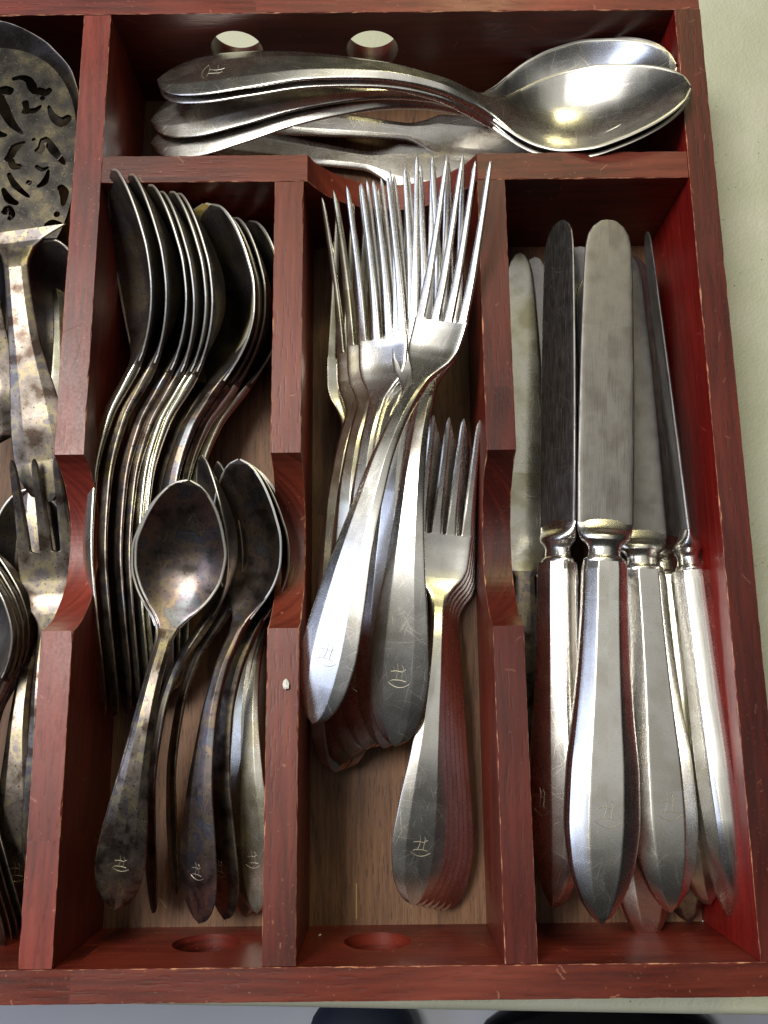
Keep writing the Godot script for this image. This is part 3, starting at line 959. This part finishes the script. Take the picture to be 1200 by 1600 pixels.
# ------------------------------------------------------------------ left compartment
func left_compartment():
	# ladle: a deep round bowl behind the pierced server
	var lk := sym([[0, 0, 1, 1.6, 0, 1], [4, 1, 8, 2, 0, 1], [20, 4, 10, 2.2, 0, 1], [60, 7, 5, 3, 0, 1], [84, 4, 4.0, 3.6, 0, 0.5], [92, 2, 5.0, 3.0, 0.5, 0], [97, 1, 11, 2.0, 3, 0], [104, 0.6, 21, 1.6, 9, 0], [114, 0.4, 29, 1.5, 15, 0], [128, 0.2, 33.5, 1.5, 18, 0], [142, 0, 30.5, 1.5, 15.5, 0], [153, 0, 22, 1.5, 9, 0], [159, 0, 13, 1.5, 3.5, 0], [162, 0, 5.5, 1.4, 0.6, 0], [163, 0, 0.6, 1.2, 0, 0]])
	var o := thing("ladle", "large dark round ladle bowl behind the pierced server", "ladle")
	part("handle", sweep(lk, 0, 90, 0, 30), M.dark_0, o)
	part("bowl", sweep(lk, 90, 163, 0, 40), M.black_0, o)
	lay(o, Vector3(-0.149, 0.0200, -0.0240), Vector3(-0.1502, 0.0485, -0.1845), 0.0)
	pierced_server()
	# broad bladed server whose blade end points at the viewer
	var bk := sym([[0, 0, 1, 2, 0, 1], [6, 0, 8, 2.2, 0, 1], [60, 2, 4, 3, 0, 1], [72, 1, 5, 2.6, 0, 0.4], [80, 0, 12, 1.8, 0, 0], [100, 0, 16, 1.5, 0, 0], [122, 0, 16, 1.4, 0, 0], [132, 0, 13.5, 1.3, 0, 0], [137, 0, 9, 1.2, 0, 0], [139, 0, 0.8, 1.0, 0, 0]])
	o = thing("broad_server", "broad flat server blade with a rounded end at the left edge of the photo", "server")
	part("handle", sweep(bk, 0, 74, 0, 30), M.dark_2, o)
	part("blade", sweep(bk, 74, 139, 0, 30), M.steel_1, o)
	lay(o, Vector3(-0.1772, 0.0160, -0.1856), Vector3(-0.1495, 0.0340, -0.0137), 8.0)
	var f := make_fork("three_tined_fork", 0.80, 0.84, 1.0, 0.8, "dark_1", 149.0, 3, 2.3, false)
	tag(f, "dark small fork with three broad tines beside the left divider", "fork")
	lay(f, Vector3(-0.1184, 0.0140, 0.1363), Vector3(-0.1253, 0.0380, -0.0133), 2.0)
	var g := "spoons in the left compartment"
	var t := make_spoon("left_spoon", 0.80, 0.86, 0.85, "dark_2", "black_1")
	var rows := [
		[Vector3(-0.1327, 0.0050, 0.1465), Vector3(-0.1344, 0.0200, -0.0070), 0.0, "dark_2", "black_1", "dark face up spoon bowl behind the three tined fork"],
		[Vector3(-0.1311, 0.0080, 0.0504), Vector3(-0.1343, 0.0220, -0.1081), 0.0, "dark_0", "black_2", "dark spoon bowl just below the shoulder of the pierced server"],
		[Vector3(-0.1234, 0.0060, -0.0062), Vector3(-0.1441, 0.0080, -0.1822), 30.0, "yellowed_0", "dark_0", "spoon under the ladle, only its dull handle showing beside the left divider"],
		[Vector3(-0.1330, 0.0180, 0.1535), Vector3(-0.1511, 0.0320, 0.0305), -44.0, "dark_1", "steel_0", "bright bowled spoon leftmost of the front row in the left compartment"],
		[Vector3(-0.1325, 0.0140, 0.1534), Vector3(-0.1508, 0.0270, 0.0298), -46.0, "yellowed_1", "dark_1", "second spoon from the left in the front row of the left compartment"],
		[Vector3(-0.1317, 0.0110, 0.1517), Vector3(-0.1499, 0.0230, 0.0294), -48.0, "rainbow_1", "dark_2", "third spoon from the left in the front row of the left compartment"],
		[Vector3(-0.1302, 0.0090, 0.1497), Vector3(-0.1489, 0.0190, 0.0291), -50.0, "dark_0", "black_0", "fourth spoon of the front row, nearest the left divider"]]
	for i in rows.size():
		var r: Array = rows[i]
		var c := t if i == 0 else copy(t)
		lay(c, r[0], r[1], r[2])
		dress(c, {"handle": r[3], "bowl": r[4]})
		tag(c, r[5], "spoon", g)

func stroke_outline(pts: Array, w: Array, mid: Vector3) -> PackedVector2Array:
	# a tapering scroll, in millimetres from mid
	var n := pts.size()
	var l := PackedVector2Array()
	var r := PackedVector2Array()
	for i in (n - 1) * 5 + 1:
		var f := i / 5.0
		var k := mini(int(f), n - 2)
		var t := f - k
		var p0: Vector3 = pts[maxi(k - 1, 0)]
		var p1: Vector3 = pts[k]
		var p2: Vector3 = pts[k + 1]
		var p3: Vector3 = pts[mini(k + 2, n - 1)]
		var p := p1.cubic_interpolate(p2, p0, p3, t)
		var q := p1.cubic_interpolate(p2, p0, p3, minf(t + 0.02, 1.0)) - p1.cubic_interpolate(p2, p0, p3, maxf(t - 0.02, 0.0))
		var d := Vector2(q.x, q.z).normalized()
		var hw: float = lerpf(w[k], w[k + 1], t) * 0.74
		if i == 0 or i == (n - 1) * 5:
			hw *= 0.45
		var c := Vector2(p.x - mid.x, p.z - mid.z) * 1000.0
		l.append(c + Vector2(-d.y, d.x) * hw)
		r.append(c - Vector2(-d.y, d.x) * hw)
	r.reverse()
	l.append_array(r)
	return l

func pierced_server():
	var mid := Vector3(-0.1520, 0.0460, -0.1250)
	var o := thing("pierced_server", "tarnished pierced server with a round blade of cut out scrolls", "server")
	o.position = mid
	var c := CSGCombiner3D.new()
	c.name = "pierced_blade"
	c.material_override = M.server
	o.add_child(c)
	var disc := CSGPolygon3D.new()
	disc.name = "disc"
	var oval := PackedVector2Array()
	for i in 96:
		var an := TAU * i / 96.0
		oval.append(Vector2(0.0368 * signf(cos(an)) * pow(absf(cos(an)), 0.8), 0.049 * signf(sin(an)) * pow(absf(sin(an)), 0.8)))
	disc.polygon = oval
	disc.depth = 0.0013
	disc.rotation.x = PI / 2
	disc.position.y = -0.00065
	disc.material = M.server
	c.add_child(disc)
	var cut := CSGBox3D.new()
	cut.name = "straight_cut"
	cut.size = Vector3(0.08, 0.01, 0.02)
	cut.position = Vector3(0, 0, 0.0408)
	cut.operation = CSGShape3D.OPERATION_SUBTRACTION
	c.add_child(cut)
	var strokes := [
		[[Vector3(-0.1416, 0.0460, -0.1600), Vector3(-0.1386, 0.0460, -0.1609), Vector3(-0.1355, 0.0460, -0.1599), Vector3(-0.1337, 0.0460, -0.1568), Vector3(-0.1323, 0.0460, -0.1537)], [1, 1.3, 2, 2.6, 1.2]],
		[[Vector3(-0.1323, 0.0460, -0.1540), Vector3(-0.1309, 0.0460, -0.1550), Vector3(-0.1284, 0.0460, -0.1543), Vector3(-0.1264, 0.0460, -0.1560)], [2.2, 2.2, 2, 1.2]],
		[[Vector3(-0.1362, 0.0460, -0.1510), Vector3(-0.1353, 0.0460, -0.1479), Vector3(-0.1357, 0.0460, -0.1452)], [1.8, 1.6, 2.2]],
		[[Vector3(-0.1354, 0.0460, -0.1466), Vector3(-0.1321, 0.0460, -0.1467), Vector3(-0.1296, 0.0460, -0.1489)], [1.4, 1.6, 0.6]],
		[[Vector3(-0.1271, 0.0460, -0.1489), Vector3(-0.1250, 0.0460, -0.1441), Vector3(-0.1216, 0.0460, -0.1417), Vector3(-0.1184, 0.0460, -0.1443)], [0.6, 2, 3, 1.6]],
		[[Vector3(-0.1466, 0.0460, -0.1549), Vector3(-0.1436, 0.0460, -0.1555), Vector3(-0.1408, 0.0460, -0.1545)], [2, 2.6, 2]],
		[[Vector3(-0.1459, 0.0460, -0.1535), Vector3(-0.1439, 0.0460, -0.1480), Vector3(-0.1401, 0.0460, -0.1412), Vector3(-0.1356, 0.0460, -0.1368)], [2, 3, 2.2, 0.5]],
		[[Vector3(-0.1471, 0.0460, -0.1386), Vector3(-0.1446, 0.0460, -0.1368), Vector3(-0.1415, 0.0460, -0.1363)], [2, 2, 0.6]],
		[[Vector3(-0.1345, 0.0460, -0.1336), Vector3(-0.1382, 0.0460, -0.1311), Vector3(-0.1397, 0.0460, -0.1278), Vector3(-0.1416, 0.0460, -0.1258)], [0.6, 2.4, 2, 1.2]],
		[[Vector3(-0.1396, 0.0460, -0.1265), Vector3(-0.1382, 0.0460, -0.1235), Vector3(-0.1352, 0.0460, -0.1234)], [1.6, 2, 1.2]],
		[[Vector3(-0.1299, 0.0460, -0.1287), Vector3(-0.1285, 0.0460, -0.1310), Vector3(-0.1274, 0.0460, -0.1343), Vector3(-0.1238, 0.0460, -0.1299), Vector3(-0.1192, 0.0460, -0.1239)], [2.4, 2, 2, 2.4, 1]],
		[[Vector3(-0.1400, 0.0460, -0.1208), Vector3(-0.1370, 0.0460, -0.1156), Vector3(-0.1313, 0.0460, -0.1106)], [1, 1.8, 0.8]],
		[[Vector3(-0.1290, 0.0460, -0.1148), Vector3(-0.1262, 0.0460, -0.1171), Vector3(-0.1251, 0.0460, -0.1220)], [0.8, 1.8, 0.6]],
		[[Vector3(-0.1210, 0.0460, -0.1154), Vector3(-0.1188, 0.0460, -0.1124), Vector3(-0.1190, 0.0460, -0.1069)], [1.4, 2.6, 0.8]],
		[[Vector3(-0.1416, 0.0460, -0.1146), Vector3(-0.1389, 0.0460, -0.1100), Vector3(-0.1352, 0.0460, -0.1081)], [1, 2.2, 1]],
		[[Vector3(-0.1405, 0.0460, -0.1039), Vector3(-0.1389, 0.0460, -0.1062), Vector3(-0.1372, 0.0460, -0.1036), Vector3(-0.1386, 0.0460, -0.1016)], [1.6, 2, 1.6, 1]],
		[[Vector3(-0.1252, 0.0460, -0.0989), Vector3(-0.1224, 0.0460, -0.1002), Vector3(-0.1188, 0.0460, -0.0989)], [0.8, 2, 1.8]],
		[[Vector3(-0.1302, 0.0460, -0.1237), Vector3(-0.1277, 0.0460, -0.1220), Vector3(-0.1251, 0.0460, -0.1230)], [0.8, 1.2, 0.6]],
		[[Vector3(-0.1330, 0.0460, -0.1172), Vector3(-0.1311, 0.0460, -0.1162)], [1.2, 1.2]]]
	for s in strokes:
		var p := CSGPolygon3D.new()
		p.name = "scroll"
		var poly := PackedVector2Array()
		for q: Vector2 in stroke_outline(s[0], s[1], mid):
			poly.append(q * 0.001)
		p.polygon = poly
		p.depth = 0.01
		p.rotation.x = PI / 2
		p.position.y = -0.005
		p.operation = CSGShape3D.OPERATION_SUBTRACTION
		p.material = M.server
		c.add_child(p, true)
	for d in [[Vector3(-0.1295, 0.0460, -0.1519), 1], [Vector3(-0.1209, 0.0460, -0.1037), 1.2], [Vector3(-0.1276, 0.0460, -0.0958), 1], [Vector3(-0.1315, 0.0460, -0.1344), 0.8]]:
		var h := CSGCylinder3D.new()
		h.name = "round_hole"
		h.radius = d[1] * 0.001
		h.height = 0.01
		h.sides = 14
		h.position = d[0] - mid
		h.operation = CSGShape3D.OPERATION_SUBTRACTION
		h.material = M.server
		c.add_child(h, true)
	var hk := sym([[0, 0, 1, 2, 0, 1], [3, 0.6, 7, 2.2, 0, 1], [14, 2, 10.4, 2.4, 0, 1], [30, 4, 9.2, 2.6, 0, 1], [60, 6, 5.4, 3, 0, 1], [84, 4, 4.4, 3.2, 0, 0.6], [91, 1.5, 6.0, 2.4, 0, 0.2], [95, 0.4, 10, 1.7, 0, 0], [99.5, 0, 19, 1.3, 0, 0]])
	var h2 := part("handle", sweep(hk, 0, 99.5, 0, 40), M.dark_1, o)
	var a := Vector3(-0.1207, 0.0300, 0.0068)
	var b := Vector3(-0.1351, 0.0460, -0.0942)
	var x := (b - a).normalized()
	var y := (Vector3.UP - x * x.y).normalized()
	h2.transform = Transform3D(Basis(x, y, x.cross(y)), a - mid + x * ((b - a).length() - 0.0965))


func crumbs():
	var n := noise(300.0, 5, 2)
	for q in [["white_crumb", Vector3(-0.0346, 0.0505, 0.0658), M.white, "tiny white crumb on top of the spoon fork divider", 0.0014]]:
		var st := begin()
		var R: float = q[4]
		for i in 8:
			for j in 6:
				var p := []
				for c in [[i, j], [i + 1, j], [i + 1, j + 1], [i, j + 1]]:
					var a: float = TAU * (c[0] % 8) / 8.0
					var b: float = PI * c[1] / 6.0
					var d := Vector3(sin(b) * cos(a) * 0.8, cos(b) * 0.5, sin(b) * sin(a) * 1.3)
					p.append(d * R * (1.0 + 0.7 * n.get_noise_3dv(d)))
				quad(st, p[0], p[1], p[2], p[3], Vector2.ZERO, Vector2.RIGHT, Vector2.ONE, Vector2.DOWN, p[0] + p[2] + p[1])
		var o := part(q[0], finish(st), q[2], self)
		o.position = q[1]
		tag(o, q[3], "crumb")
	var spots := [Vector3(0.1123, 0.0006, 0.1519), Vector3(0.1141, 0.0006, 0.1525), Vector3(0.1127, 0.0080, 0.1526), Vector3(0.1125, 0.0140, 0.1526), Vector3(0.0873, 0.0400, 0.1509), Vector3(0.1009, 0.0380, 0.1514), Vector3(0.1102, 0.0006, 0.1499), Vector3(-0.0257, 0.0160, 0.1495)]
	var notes := ["tiny white speck on the tray floor beside the front right corner, left of a pair", "tiny white speck on the tray floor touching the right wall near the front", "tiny white speck low on the corner joint of right and front walls", "tiny white speck halfway up the corner joint of right and front walls", "tiny white speck near the top of the front wall below the knife handles", "tiny white speck on the front wall nearest the right wall", "tiny white speck on the tray floor behind the front right corner specks", "tiny white speck on the front wall of the fork compartment, left of the hole"]
	for i in spots.size():
		var sp := SphereMesh.new()
		sp.radius = 0.0005
		sp.height = 0.0006
		sp.radial_segments = 6
		sp.rings = 3
		var c := part(numbered("speck_of_crumb"), sp, M.white, self)
		c.position = spots[i] + Vector3(0, 0, -0.0002)
		c.rotation = Vector3(i * 1.3, i * 2.1, 0.4)
		c.scale = Vector3(1.0 + 0.5 * sin(i * 5.0), 1.0, 1.2)
		tag(c, notes[i], "crumb", "crumb specks in the tray")
